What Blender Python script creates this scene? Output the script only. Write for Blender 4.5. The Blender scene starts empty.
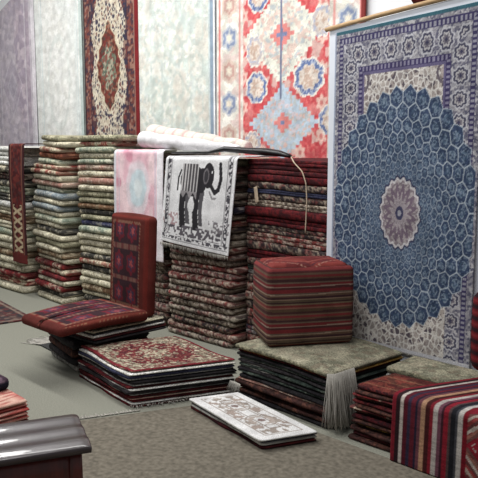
import bpy, bmesh, math, random
import numpy as np

C = bpy.context.scene.collection
PI = math.pi

# ------------------------------------------------------------------ helpers
def lin(c):
    c = np.clip(np.asarray(c, float) / 255.0, 0, 1)
    return np.where(c <= 0.04045, c / 12.92, ((c + 0.055) / 1.055) ** 2.4)


def hsh(ix, iy, seed):
    n = (ix.astype(np.int64) * 374761393 + iy.astype(np.int64) * 668265263 + int(seed) * 982451653) & 0xFFFFFFFF
    n = ((n ^ (n >> 13)) * 1274126177) & 0xFFFFFFFF
    return ((n ^ (n >> 16)) & 0xFFFF) / 65535.0


def vn(x, y, seed=0):
    x = np.asarray(x, float); y = np.asarray(y, float)
    x, y = np.broadcast_arrays(x, y)
    ix = np.floor(x); iy = np.floor(y)
    fx = x - ix; fy = y - iy
    fx = fx * fx * (3 - 2 * fx); fy = fy * fy * (3 - 2 * fy)
    a = hsh(ix, iy, seed); b = hsh(ix + 1, iy, seed); c = hsh(ix, iy + 1, seed); d = hsh(ix + 1, iy + 1, seed)
    return (a + (b - a) * fx) * (1 - fy) + (c + (d - c) * fx) * fy


def cellnoise(x, y, seed=0):
    """random value per voronoi cell and the gap to the second nearest centre"""
    ix = np.floor(x); iy = np.floor(y)
    f1 = np.full(x.shape, 9.0); f2 = np.full(x.shape, 9.0); val = np.zeros(x.shape)
    for dx in (-1, 0, 1):
        for dy in (-1, 0, 1):
            jx = ix + dx; jy = iy + dy
            px = jx + hsh(jx, jy, seed); py = jy + hsh(jx, jy, seed + 7)
            d = np.hypot(px - x, py - y)
            near = d < f1
            f2 = np.where(near, f1, np.minimum(f2, d))
            val = np.where(near, hsh(jx, jy, seed + 13), val)
            f1 = np.where(near, d, f1)
    return val, f2 - f1


def mix(a, b, m):
    m = np.clip(np.asarray(m, float), 0, 1)[..., None]
    return np.asarray(a, float) * (1 - m) + np.asarray(b, float) * m


def full(shape, c):
    return np.broadcast_to(np.asarray(c, float), shape + (3,)).copy()


def sm(e0, e1, x):
    t = np.clip((x - e0) / (e1 - e0), 0, 1)
    return t * t * (3 - 2 * t)


# ------------------------------------------------------------------ materials
def mat_base(name):
    m = bpy.data.materials.new(name); m.use_nodes = True
    nt = m.node_tree
    return m, nt, nt.nodes['Principled BSDF']


def textile(name, rough=0.92, nscale=160, namt=0.35, bump=0.25, spec=0.15, sheen=0.0, big=0.18):
    m, nt, p = mat_base(name)
    N = nt.nodes; L = nt.links
    at = N.new('ShaderNodeAttribute'); at.attribute_name = 'Col'
    tc = N.new('ShaderNodeTexCoord')
    n1 = N.new('ShaderNodeTexNoise'); n1.inputs['Scale'].default_value = nscale; n1.inputs['Detail'].default_value = 2
    n2 = N.new('ShaderNodeTexNoise'); n2.inputs['Scale'].default_value = 9; n2.inputs['Detail'].default_value = 3
    L.new(tc.outputs['Object'], n1.inputs['Vector']); L.new(tc.outputs['Object'], n2.inputs['Vector'])
    r1 = N.new('ShaderNodeMapRange'); r1.inputs['From Min'].default_value = .3; r1.inputs['From Max'].default_value = .7
    r1.inputs['To Min'].default_value = 1 - namt; r1.inputs['To Max'].default_value = 1 + namt
    r2 = N.new('ShaderNodeMapRange'); r2.inputs['From Min'].default_value = .3; r2.inputs['From Max'].default_value = .7
    r2.inputs['To Min'].default_value = 1 - big; r2.inputs['To Max'].default_value = 1 + big
    L.new(n1.outputs['Fac'], r1.inputs['Value']); L.new(n2.outputs['Fac'], r2.inputs['Value'])
    mu = N.new('ShaderNodeMath'); mu.operation = 'MULTIPLY'
    L.new(r1.outputs['Result'], mu.inputs[0]); L.new(r2.outputs['Result'], mu.inputs[1])
    vm = N.new('ShaderNodeVectorMath'); vm.operation = 'SCALE'
    L.new(at.outputs['Color'], vm.inputs[0]); L.new(mu.outputs[0], vm.inputs['Scale'])
    L.new(vm.outputs[0], p.inputs['Base Color'])
    p.inputs['Roughness'].default_value = rough
    p.inputs['Specular IOR Level'].default_value = spec
    p.inputs['Sheen Weight'].default_value = sheen
    bp = N.new('ShaderNodeBump'); bp.inputs['Strength'].default_value = bump; bp.inputs['Distance'].default_value = .004
    L.new(n1.outputs['Fac'], bp.inputs['Height']); L.new(bp.outputs['Normal'], p.inputs['Normal'])
    return m


def plain(name, c, rough=.6, spec=.4, nscale=30, namt=.15, bump=.1, dist=.003, coat=0.0, metal=0.0, scale_xyz=None):
    m, nt, p = mat_base(name)
    N = nt.nodes; L = nt.links
    tc = N.new('ShaderNodeTexCoord')
    n1 = N.new('ShaderNodeTexNoise'); n1.inputs['Scale'].default_value = nscale; n1.inputs['Detail'].default_value = 4
    if scale_xyz:
        mp = N.new('ShaderNodeMapping'); mp.inputs['Scale'].default_value = scale_xyz
        L.new(tc.outputs['Object'], mp.inputs['Vector']); L.new(mp.outputs['Vector'], n1.inputs['Vector'])
    else:
        L.new(tc.outputs['Object'], n1.inputs['Vector'])
    cr = N.new('ShaderNodeValToRGB')
    l = lin(c)
    cr.color_ramp.elements[0].position = .3; cr.color_ramp.elements[1].position = .7
    cr.color_ramp.elements[0].color = (*(l * (1 - namt)), 1); cr.color_ramp.elements[1].color = (*np.minimum(l * (1 + namt), 1), 1)
    L.new(n1.outputs['Fac'], cr.inputs['Fac']); L.new(cr.outputs['Color'], p.inputs['Base Color'])
    p.inputs['Roughness'].default_value = rough; p.inputs['Specular IOR Level'].default_value = spec
    p.inputs['Coat Weight'].default_value = coat; p.inputs['Metallic'].default_value = metal
    bp = N.new('ShaderNodeBump'); bp.inputs['Strength'].default_value = bump; bp.inputs['Distance'].default_value = dist
    L.new(n1.outputs['Fac'], bp.inputs['Height']); L.new(bp.outputs['Normal'], p.inputs['Normal'])
    return m


WEAVE = textile('woven_wool', nscale=220, namt=.28, bump=.2)
PILE = textile('knotted_pile', nscale=150, namt=.42, bump=.5, sheen=.1)
SPECKLE = textile('folded_pile', nscale=110, namt=.5, bump=.6, big=.22)
KILIM = textile('flat_kilim', nscale=260, namt=.25, bump=.3)
WALLM = plain('white_plaster', (228, 230, 232), rough=.9, nscale=14, namt=.03, bump=.05)
FLOORM = plain('grey_carpet_tile', (136, 136, 125), rough=.95, spec=.1, nscale=120, namt=.22, bump=.4)
BEIGE = plain('beige_carpet', (114, 108, 97), rough=.97, spec=.08, nscale=38, namt=.30, bump=.5, dist=.006)
BOARDM = plain('white_board', (214, 219, 228), rough=.6, nscale=8, namt=.03)
WOODB = plain('pale_batten_wood', (176, 146, 108), rough=.7, nscale=20, namt=.25, scale_xyz=(1, 8, 8))
LACQ = plain('dark_lacquer', (56, 46, 48), rough=.34, spec=.6, nscale=8, namt=.3, bump=.06, coat=.4, scale_xyz=(1, 10, 10))
LACQB = plain('red_brown_lacquer', (84, 28, 24), rough=.4, spec=.5, nscale=8, namt=.3, coat=.3, scale_xyz=(8, 8, 1))
FRINGEM = plain('white_cotton_fringe', (178, 174, 166), rough=.95, spec=.1, nscale=200, namt=.2)
BLACKM = plain('black_plastic', (22, 22, 24), rough=.35, spec=.5, nscale=25, namt=.3, bump=.3)
CORDM = plain('pale_cord', (188, 170, 148), rough=.8, nscale=80, namt=.15)


# ------------------------------------------------------------------ object makers
def tag(o, label=None, cat=None, group=None, kind=None):
    if label: o['label'] = label
    if cat: o['category'] = cat
    if group: o['group'] = group
    if kind: o['kind'] = kind
    return o


def make(name, V, F, mat, colors=None, parent=None, loc=(0, 0, 0), rotz=0.0, smooth=True):
    me = bpy.data.meshes.new(name)
    V = np.asarray(V, float)
    me.from_pydata(V.tolist(), [], [tuple(f) for f in F])
    if colors is not None:
        ca = me.color_attributes.new('Col', 'FLOAT_COLOR', 'POINT')
        buf = np.ones((len(V), 4), np.float32); buf[:, :3] = lin(colors)
        ca.data.foreach_set('color', buf.ravel())
    me.materials.append(mat)
    if smooth:
        me.polygons.foreach_set('use_smooth', [True] * len(me.polygons))
    me.update()
    o = bpy.data.objects.new(name, me); C.objects.link(o)
    o.location = loc; o.rotation_euler = (0, 0, rotz)
    if parent: o.parent = parent
    return o


def empty(name, loc, rotz=0.0):
    o = bpy.data.objects.new(name, None); C.objects.link(o)
    o.location = loc; o.rotation_euler = (0, 0, rotz); o.empty_display_size = .1
    return o


def grid_faces(nv, nu):
    i = np.arange(nv - 1)[:, None] * nu + np.arange(nu - 1)[None, :]
    i = i.ravel()
    return np.stack([i, i + 1, i + nu + 1, i + nu], 1).tolist()


def sheet(name, P, Col, thick, mat, loc, parent=None, rotz=0.0):
    """a rug as a dense grid P[v,u] with its own weave colours, thickened away from its face"""
    nv, nu = P.shape[:2]
    o = make(name, P.reshape(-1, 3), grid_faces(nv, nu), mat, Col.reshape(-1, 3), parent, loc, rotz)
    s = o.modifiers.new('thick', 'SOLIDIFY'); s.thickness = thick; s.offset = -1
    return o


def hang(name, x0, x1, z0, z1, y, paint, step=.012, wave=.012, seed=1, thick=.012, rotz=0.0, tops=None, mat=None):
    W = x1 - x0; H = z1 - z0
    nu = max(4, int(W / step) + 1); nv = max(4, int(H / step) + 1)
    U, Vv = np.meshgrid(np.linspace(0, W, nu), np.linspace(0, H, nv))
    col = paint(U, Vv + z0, W)
    Zr = Vv.copy()
    if tops is not None:
        Zr = Vv * ((tops(U) - z0) / H)
        col = paint(U, Zr + z0, W)
    Yd = (vn(U * 3.2 + seed * 9, Zr * .5, seed) - .5) * wave * 2 + (vn(U * 7, Zr * 1.1, seed + 3) - .5) * wave * .6
    P = np.stack([U - W / 2, Yd, Zr], -1)
    return sheet(name, P, col, thick, mat or WEAVE, ((x0 + x1) / 2, y, z0), rotz=rotz)


def resample(pts, step):
    pts = np.asarray(pts, float)
    seg = np.hypot(*(pts[1:] - pts[:-1]).T); s = np.concatenate([[0], np.cumsum(seg)])
    n = max(8, int(s[-1] / step) + 1)
    t = np.linspace(0, s[-1], n)
    return np.stack([np.interp(t, s, pts[:, 0]), np.interp(t, s, pts[:, 1])], 1), t


def bend(y0, z0, r, n=6):
    """quarter arc from vertical (front) to horizontal (top): centre (y0+r, z0-r)"""
    a = np.linspace(0, PI / 2, n)
    return [(y0 + r - r * math.cos(t), z0 - r + r * math.sin(t)) for t in a]


def drape(name, x0, x1, path, paint, step=.008, seed=1, wave=.006, thick=.008, shear=0.0, shear_from=9, loc=None, mat=None, hemwave=0.0, skewx=0.0):
    W = x1 - x0
    pp, t = resample(path, step)
    nu = max(6, int(W / step) + 1)
    U, T = np.meshgrid(np.linspace(0, W, nu), t)
    col = paint(U, T, W)
    Y = np.interp(T, t, pp[:, 0]); Z = np.interp(T, t, pp[:, 1])
    hangw = np.clip((pp[:, 1].max() - Z) / .3, 0, 1)
    Y = Y + ((vn(U * 5 + seed, T * .8, seed) - .5) * 2 * wave - wave * .5) * hangw
    Z = Z + hemwave * np.sin(U / W * PI * 1.3 + seed) * hangw + skewx * (U - W / 2) * hangw
    X = U - W / 2 + shear * np.clip(T - shear_from, 0, None)
    base = (pp[0, 0], pp[:, 1].min())
    P = np.stack([X, Y - base[0], Z - base[1]], -1)
    return sheet(name, P, col, thick, mat or WEAVE, ((x0 + x1) / 2, base[0], base[1]))


def rbox(sx, sy, sz, r, res, paint, bulge=0.0, warp=None):
    """rounded, optionally bulging box resting on z=0, centred in x, y; paint(face, a, b, p)"""
    hx, hy, hz = sx / 2, sy / 2, sz / 2
    V = []; F = []; K = []
    h = np.array([hx, hy, hz])
    for ax in range(3):
        for sgn in (-1, 1):
            a1, a2 = (ax + 1) % 3, (ax + 2) % 3
            n1 = max(4, int(2 * h[a1] / res)); n2 = max(4, int(2 * h[a2] / res))
            A, B = np.meshgrid(np.linspace(-1, 1, n1), np.linspace(-1, 1, n2))
            p = np.zeros(A.shape + (3,)); p[..., ax] = sgn; p[..., a1] = A; p[..., a2] = B
            p = p * h
            inner = np.clip(p, -(h - r), h - r)
            d = p - inner; ln = np.linalg.norm(d, axis=-1, keepdims=True); ln[ln == 0] = 1
            p = inner + d / ln * np.minimum(r, 9)
            if not (ax == 2 and sgn < 0): p[..., ax] += sgn * bulge * (1 - A ** 2) * (1 - B ** 2)
            if warp is not None: p = warp(p)
            col = paint((ax, sgn), A, B, p)
            off = len(V)
            V.extend(p.reshape(-1, 3).tolist()); K.append(col.reshape(-1, 3))
            f = np.array(grid_faces(*A.shape)) + off
            if sgn < 0: f = f[:, ::-1]
            F.extend(f.tolist())
    V = np.array(V); V[:, 2] += hz
    K = np.concatenate(K)
    # weld seams so the box is one closed surface
    key = {}; remap = np.zeros(len(V), int); keep = []
    for i, k in enumerate(map(tuple, np.round(V, 5))):
        if k not in key: key[k] = len(keep); keep.append(i)
        remap[i] = key[k]
    F2 = []
    for f in F:
        g = [int(remap[i]) for i in f]; g2 = []
        for q in g:
            if q not in g2: g2.append(q)
        if len(g2) > 2: F2.append(g2)
    return V[keep], F2, K[keep]


def fringe(name, pts, direction, length, n, parent=None, seed=1, wdt=.006, curl=.4, loc=(0, 0, 0), mat=None, zmin=.004):
    rnd = random.Random(seed); V = []; F = []
    pts = np.asarray(pts, float); direction = np.asarray(direction, float)
    seg = np.linalg.norm(pts[1:] - pts[:-1], axis=1); s = np.concatenate([[0], np.cumsum(seg)])
    for i in range(n):
        t = s[-1] * (i + rnd.random()) / n
        b = np.array([np.interp(t, s, pts[:, k]) for k in range(3)])
        d = direction + np.array([rnd.uniform(-curl, curl), rnd.uniform(-curl, curl), rnd.uniform(-curl * .4, curl * .4)])
        L = length * rnd.uniform(.4, 1.15)
        side = np.cross(d, [0, 0, 1.0]); side = side / (np.linalg.norm(side) + 1e-6) * wdt / 2
        up = np.cross(side, d); up = up / (np.linalg.norm(up) + 1e-9) * wdt / 2
        o = len(V)
        for k in range(4):
            q = b + d * L * k / 3 + np.array([0, 0, -.35 * L * (k / 3) ** 2])
            q[2] = max(q[2], zmin)
            w = 1 - .5 * k / 3
            V += [q - side * w, q + up * w, q + side * w]
        for k in range(3):
            a = o + 3 * k
            for m in range(3):
                m2 = (m + 1) % 3
                F.append((a + m, a + m2, a + 3 + m2, a + 3 + m))
        F.append((o, o + 2, o + 1)); F.append((o + 9, o + 10, o + 11))
    return make(name, V, F, mat or FRINGEM, parent=parent, loc=loc)


def tube(name, pts, rad, mat, n=10, colors=None, parent=None, squash=1.0, loc=(0, 0, 0)):
    pts = np.asarray(pts, float); V = []; F = []; K = []
    m = len(pts)
    rad = np.broadcast_to(np.asarray(rad, float), (m,))
    for i in range(m):
        d = pts[min(i + 1, m - 1)] - pts[max(i - 1, 0)]; d /= np.linalg.norm(d)
        a = np.cross(d, [0, 0, 1.0])
        if np.linalg.norm(a) < .1: a = np.cross(d, [0, 1.0, 0])
        a /= np.linalg.norm(a); b = np.cross(a, d)
        for k in range(n):
            t = 2 * PI * k / n
            V.append(pts[i] + rad[i] * (a * math.cos(t) + b * math.sin(t) * squash))
            if colors is not None: K.append(colors(i / (m - 1), k / n))
    for i in range(m - 1):
        for k in range(n):
            k2 = (k + 1) % n
            F.append((i * n + k, i * n + k2, (i + 1) * n + k2, (i + 1) * n + k))
    F.append(tuple(range(n))[::-1]); F.append(tuple((m - 1) * n + k for k in range(n)))
    return make(name, V, F, mat, np.array(K) if colors is not None else None, parent, loc)


# ------------------------------------------------------------------ weave designs (u across, z up, in metres)
def florals(U, Z, base, tones, scale, seed, edge=None):
    v, g = cellnoise(U * scale, Z * scale, seed)
    col = full(U.shape, base)
    n = len(tones)
    for i, t in enumerate(tones):
        col = mix(col, t, (v > i / n * .8 + .1) & (v <= (i + 1) / n * .8 + .1))
    if edge is not None: col = mix(col, edge, sm(.16, .05, g))
    return col


def band(x, a, b): return (x >= a) & (x < b)


def paint_mauve(U, Z, W):
    u = U / W
    col = florals(U, Z, (186, 172, 182), [(172, 160, 172), (194, 182, 190), (166, 154, 168)], 14, 3)
    d = np.abs(u - .42) / .26 + np.abs(Z - 2.43) / .42
    col = mix(col, (158, 144, 160), sm(.95, .9, d) * .5)
    col = mix(col, (206, 198, 204), band(d, .93, 1.0) * .7)
    col = mix(col, (150, 142, 158), sm(.5, .42, d) * .5)
    col = mix(col, (204, 196, 202), band(d, .42, .5) * .6)
    for a, b in ((.0, .03), (.1, .12), (.78, .8), (.90, .915)):
        col = mix(col, (204, 198, 204), band(u, a, b) * .8)
    col = mix(col, (160, 148, 160), band(u, .8, .9) * .45)
    col = mix(col, (214, 209, 214), u > .93)
    col = mix(col, (186, 184, 190), sm(.4, .8, vn(U * 2.5, Z * 1.3, 8)) * .35)
    return col


def paint_cream(U, Z, W):
    u = U / W
    col = florals(U, Z, (219, 219, 215), [(211, 212, 208), (224, 224, 221), (214, 214, 209)], 16, 5)
    col = mix(col, (206, 212, 210), sm(.5, .8, vn(U * 3, Z * 2, 4)) * .5)
    for a in (.10, .14, .86, .9):
        col = mix(col, (196, 206, 206), band(u, a, a + .015) * .7)
    col = mix(col, (184, 196, 192), u > .955)
    col = mix(col, (196, 200, 198), u < .02)
    d = np.hypot((u - .5) / .25, (Z - 2.4) / .6)
    col = mix(col, (204, 210, 206), band(d, .85, 1) * .5)
    return col


def paint_medal(U, Z, W):
    u = U / W
    xx = np.abs(u - .49); zz = np.abs(Z - 2.5)
    # dark field at the sides, a broad cream vine ground around the medallion
    col = florals(U, Z, (82, 58, 62), [(54, 50, 66), (104, 58, 56), (132, 108, 98), (70, 48, 54)], 26, 24)
    cw = .29 - .03 * np.cos(Z * 9.5) - .13 * np.clip(zz / .75 - .55, 0, 1)
    cream = florals(U, Z, (186, 176, 156), [(70, 62, 74), (60, 58, 74), (116, 84, 78), (176, 164, 146)], 30, 21)
    v, g = cellnoise(U * 24, Z * 15, 28)
    cream = mix(cream, (202, 194, 176), sm(.24, .12, g))
    col = mix(col, cream, xx < cw)
    wid = .205 * (1 - np.clip(zz / .52, 0, 1) ** 1.6)
    edge = np.where(zz < .52, wid + .012 * np.cos(Z * 42), -1)
    mcol = florals(U, Z, (104, 54, 46), [(82, 48, 44), (120, 70, 56), (78, 66, 60), (104, 46, 46), (140, 104, 88)], 32, 22)
    col = mix(col, (190, 180, 158), xx < edge + .022)
    col = mix(col, mcol, xx < edge)
    d = np.hypot((u - .49) / .12, (Z - 2.5) / .24)
    ctr = florals(U, Z, (108, 112, 96), [(156, 150, 132), (90, 98, 86), (120, 74, 66)], 34, 23)
    col = mix(col, ctr, d + .15 * np.cos(np.arctan2(Z - 2.5, (u - .49) * 2) * 8) < 1)
    bcol = florals(U, Z, (98, 60, 56), [(68, 52, 62), (138, 104, 92), (112, 66, 60)], 34, 25)
    col = mix(col, bcol, (u < .15) | (u > .82))
    for a, b, c in ((.0, .03, (112, 116, 112)), (.03, .05, (54, 36, 40)), (.14, .155, (58, 46, 56)), (.82, .835, (58, 46, 56)), (.93, .945, (140, 112, 100)), (.945, 1.01, (112, 34, 38))):
        col = mix(col, c, band(u, a, b))
    return col


def paint_pale_green(U, Z, W):
    u = U / W
    col = florals(U, Z, (210, 213, 206), [(192, 199, 192), (219, 220, 214), (206, 205, 196), (200, 205, 202)], 26, 31)
    col = mix(col, (184, 196, 192), sm(.5, .75, vn(U * 9, Z * 5, 32)) * .6)
    col = mix(col, (200, 194, 184), sm(.6, .8, vn(U * 6 + 5, Z * 4, 33)) * .6)
    for k in range(8):
        zc = 1.3 + k * .36
        for uc in (.25, .52, .78):
            d = np.hypot((u - uc) / .10, (Z - zc - (.18 if uc == .52 else 0)) / .16)
            col = mix(col, (178, 190, 186), band(d + .1 * np.cos(np.arctan2(Z - zc, (u - uc) * 2) * 6), .7, .95) * .5)
            col = mix(col, (200, 194, 184), (d < .35) * .3)
    col = mix(col, (186, 196, 196), band(u, .93, .95))
    col = mix(col, (132, 148, 164), band(u, .95, .985))
    col = mix(col, (226, 230, 232), u > .985)
    return col


def stepd(dx, dz, n):
    """distance in a stepped diamond"""
    return np.round(np.abs(dx) * n) / n + np.round(np.abs(dz) * n) / n


def paint_red_pink(U, Z, W):
    X = U - 5.10 + 0.0                                    # x along the wall
    red = florals(U, Z, (192, 80, 84), [(198, 92, 94), (184, 72, 78), (202, 108, 106), (190, 86, 90)], 34, 41)
    red = mix(red, (212, 146, 142), sm(.55, .85, vn(U * 11, Z * 9, 42)) * .55)
    red = mix(red, (206, 196, 186), (cellnoise(U * 15, Z * 15, 49)[0] > .86) * .7)
    col = red
    # scattered little flowers
    fx = (U * 4.2) % 1 - .5; row = np.floor(U * 4.2); fz = (Z * 3.6 + row * .5) % 1 - .5
    d = np.hypot(fx, fz)
    col = mix(col, (220, 190, 178), sm(.26, .2, d + .05 * np.cos(np.arctan2(fz, fx) * 6)) * .9)
    col = mix(col, (190, 120, 116), sm(.1, .06, d))
    def medal(cx, cz, rx, rz, outer, fill, rim, n):
        nonlocal col
        q = stepd((X - cx) / rx, (Z - cz) / rz, n)
        col = mix(col, outer, q < 1.0)
        v, g = cellnoise(U * 34, Z * 34, 43)
        col = mix(col, fill, (q < .86) & (v > .45)); col = mix(col, (204, 176, 168), (q < .9) & (v > .84)); col = mix(col, (178, 184, 186), (q < .9) & (v < .14)); col = mix(col, (172, 168, 164), (q < .95) & (np.abs(vn(U * 26, Z * 26, 48) - .5) < .03))
        col = mix(col, rim, band(q, .5, .6) & (v > .2))
        col = mix(col, (206, 130, 126), (q < .28))
        col = mix(col, (120, 128, 160), (q < .1))
    cream = (214, 214, 202)
    for cz in (2.56, 4.1):
        medal(-4.26, cz, .50, .46, cream, (204, 204, 194), (206, 186, 176), 12)
    medal(-4.24, 1.79, .44, .36, (176, 192, 206), (168, 182, 196), (194, 186, 192), 10)
    medal(-4.24, 3.33, .44, .36, (176, 192, 206), (168, 182, 196), (194, 186, 192), 10)
    col = mix(col, (110, 116, 140), (np.abs(X + 4.26) < .012) & (Z > 2.0) & (Z < 3.0))
    # octagonal blue rosettes
    for cx, cz, rx, rz in ((-4.57, 2.12, .13, .14), (-3.94, 2.17, .17, .16), (-4.56, 2.93, .12, .14), (-3.90, 3.0, .14, .14),
                           (-3.70, 1.80, .12, .12), (-4.62, 1.62, .1, .1), (-4.60, 2.45, .1, .14), (-3.80, 2.62, .11, .13)):
        ang = np.arctan2((Z - cz) / rz, (X - cx) / rx)
        q = np.hypot((X - cx) / rx, (Z - cz) / rz) + .06 * np.cos(ang * 8)
        blue = (98, 114, 154) if rx > .115 else (184, 176, 176)
        col = mix(col, (222, 216, 206), q < 1.05)
        col = mix(col, blue, q < .92)
        col = mix(col, (206, 196, 186), q < .66)
        col = mix(col, (186, 164, 150), (q < .6) & (vn(U * 50, Z * 50, 44) > .5)); col = mix(col, (160, 168, 188), (q < 1.0) & (vn(U * 70, Z * 70, 46) > .62) & (q > .66))
    # the wide pale borders
    def border(d):
        nonlocal col
        b = florals(U, Z, (212, 210, 200), [(200, 196, 186), (220, 218, 210), (206, 190, 184)], 18, 45)
        zz = (Z - 2.60) / .305
        k = np.round(zz); f = zz - k
        q = np.hypot((d - .17) / .10, f / .36); ang = np.arctan2(f, (d - .17) * 4)
        q = q + .08 * np.cos(ang * 6)
        isb = (k % 2 == 0)
        b = mix(b, (176, 180, 186), (q < 1) & isb)
        b = mix(b, (198, 180, 168), (q < 1) & ~isb)
        b = mix(b, (126, 138, 164), band(q, .5, .8) & isb & (vn(U * 40, Z * 40, 47) > .3))
        b = mix(b, (184, 150, 142), band(q, .45, .7) & ~isb)
        b = mix(b, (214, 206, 190), q < .3)
        b = mix(b, (206, 128, 124), band(d, .035, .05)); b = mix(b, (204, 150, 144), band(d, .30, .32))
        b = mix(b, (228, 228, 226), d < .012)
        col = mix(col, b, d < .35)
    border(U)
    border(W - U)
    col = mix(col, (120, 52, 50), (W - U) < .045)
    return col


def paint_blue(U, Z, W):
    T, Bm = 2.30, .31
    col = florals(U, Z, (146, 145, 152), [(112, 111, 124), (174, 173, 176), (92, 92, 110), (140, 138, 146)], 80, 51)
    dt = T - Z; dl = U; dr = W - U
    dd = np.minimum(np.minimum(dt, dl * 1.2), dr * 1.2)
    # medallions along the wide border
    s1 = np.where(dt < np.minimum(dl, dr) * 1.2, U, Z)
    p = s1 / .125; f = p - np.floor(p) - .5
    q = np.hypot(f * .125 / .042, (dd - .16) / .055); an = np.arctan2(dd - .16, f * .125)
    q = q + .1 * np.cos(an * 8)
    col = mix(col, (178, 178, 184), band(q, 1.02, 1.22)); col = mix(col, (74, 74, 92), band(q, .72, 1.02))
    col = mix(col, (176, 174, 176), band(q, .5, .72)); col = mix(col, (110, 106, 116), band(q, .22, .5)); col = mix(col, (60, 60, 84), q < .22)
    dash = np.sin(s1 * 2 * PI / .028) > 0
    col = mix(col, (62, 58, 92), band(dd, .045, .085)); col = mix(col, (142, 141, 154), band(dd, .05, .078) & dash)
    col = mix(col, (60, 54, 90), band(dd, .235, .275)); col = mix(col, (128, 124, 146), band(dd, .243, .268) & dash)
    col = mix(col, (98, 92, 122), band(dd, .275, .29))
    # pale floral corner field
    fl = florals(U, Z, (158, 150, 146), [(126, 116, 114), (196, 190, 184), (150, 142, 140), (88, 80, 88), (172, 164, 158)], 44, 52)
    vv, gg = cellnoise(U * 30, Z * 24, 56); fl = mix(fl, (208, 205, 200), sm(.22, .12, gg))
    rz = np.hypot((U - .155 - .06) / .07, (Z - 1.97) / .07); rz2 = np.hypot((U - W + .22) / .07, (Z - 1.97) / .07)
    for r in (rz, rz2):
        fl = mix(fl, (104, 96, 104), band(r, .75, 1)); fl = mix(fl, (160, 150, 148), r < .6); fl = mix(fl, (84, 78, 92), r < .25)
    low = (Z < .72)
    col = mix(col, fl, (dd > .29) | (low & (dl > .03) & (dr > .17)))
    # peacock medallion: rings of ogee cells shrinking towards the middle
    x = (U - .535) / .56; z = np.where(Z > 1.16, (Z - 1.16) / .80, (Z - 1.16) / .74)
    r = np.hypot(x, z) + 1e-6; th = np.arctan2(x, z)
    N = 33; a = 2 * PI / N; rows = .140
    ln = np.log(r)
    f1 = np.full(U.shape, 9.); f2 = np.full(U.shape, 9.); cr = np.zeros(U.shape); hx = np.zeros(U.shape); hy = np.zeros(U.shape)
    j0 = np.round(ln / rows)
    for dj in (-2, -1, 0, 1, 2):
        j = j0 + dj; off = np.where(np.mod(j, 2) == 0, 0, .5)
        i0 = np.round(th / a - off)
        for di in (-1, 0, 1):
            i = i0 + di
            ddx = (th / a - off - i); ddy = (ln / rows - j) * .78
            d = np.hypot(ddx, ddy)
            near = d < f1
            f2 = np.where(near, f1, np.minimum(f2, d)); cr = np.where(near, j, cr)
            hx = np.where(near, ddx, hx); hy = np.where(near, ddy, hy); f1 = np.where(near, d, f1)
    g = f2 - f1
    inside = cr * rows <= -.12
    tone = vn(th * 30, ln * 30, 53)
    cell = mix(full(U.shape, (66, 84, 106)), (88, 106, 126), sm(.25, .75, tone))
    cell = mix(cell, (52, 64, 92), sm(.20, .28, f1) * .75)
    cell = mix(cell, (112, 126, 148), sm(.12, .06, f1) * .8)
    cell = mix(cell, (150, 164, 178), band(f1, .20, .25) * (tone > .4) * .5)
    vv, gg = cellnoise(U * 95, Z * 95, 55)
    cell = mix(cell, (142, 156, 168), (vv > .76) * .5); cell = mix(cell, (42, 54, 76), (vv < .22) * .6)
    fade = sm(-1.3, -.3, ln)
    thr = .05 + .05 * (1 - fade)
    cell = mix(cell, (172, 182, 190), sm(thr + .04, thr - .02, g) * (.75 + .25 * fade))
    cell = mix(cell, (88, 104, 124), (1 - fade) * .35)
    col = mix(col, cell, inside & (dl > .025) & (dr > .015))
    out = (~inside) & (g < .0)
    # centre oval
    q = np.hypot((U - .535) / .145, (Z - 1.165) / .215); an = np.arctan2(U - .535, (Z - 1.165) * .68)
    oc = mix(full(U.shape, (164, 156, 158)), (112, 102, 110), (vn(U * 90, Z * 90, 54) > .5) * .7)
    qq = q + .04 * np.cos(an * 20)
    col = mix(col, oc, qq < 1)
    col = mix(col, (206, 206, 208), band(qq, .90, .98) * .7); col = mix(col, (60, 62, 86), band(qq, .98, 1.04))
    pet = q + .12 * np.cos(an * 16)
    col = mix(col, (112, 98, 112), band(pet, .5, .72)); col = mix(col, (150, 142, 148), pet < .38)
    col = mix(col, (66, 66, 92), q < .2); col = mix(col, (150, 150, 160), q < .09)
    # plain strips
    col = mix(col, (56, 92, 104), dt < .022)
    col = mix(col, (150, 158, 176), band(dl, 0, .012))
    col = mix(col, (196, 196, 200), (Z < Bm + .02))
    return col


def seg_d(x, y, pts):
    d = np.full(x.shape, 9.)
    for (x0, y0), (x1, y1) in zip(pts[:-1], pts[1:]):
        vx, vy = x1 - x0, y1 - y0
        t = np.clip(((x - x0) * vx + (y - y0) * vy) / (vx * vx + vy * vy + 1e-9), 0, 1)
        d = np.minimum(d, np.hypot(x - x0 - t * vx, y - y0 - t * vy))
    return d


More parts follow.
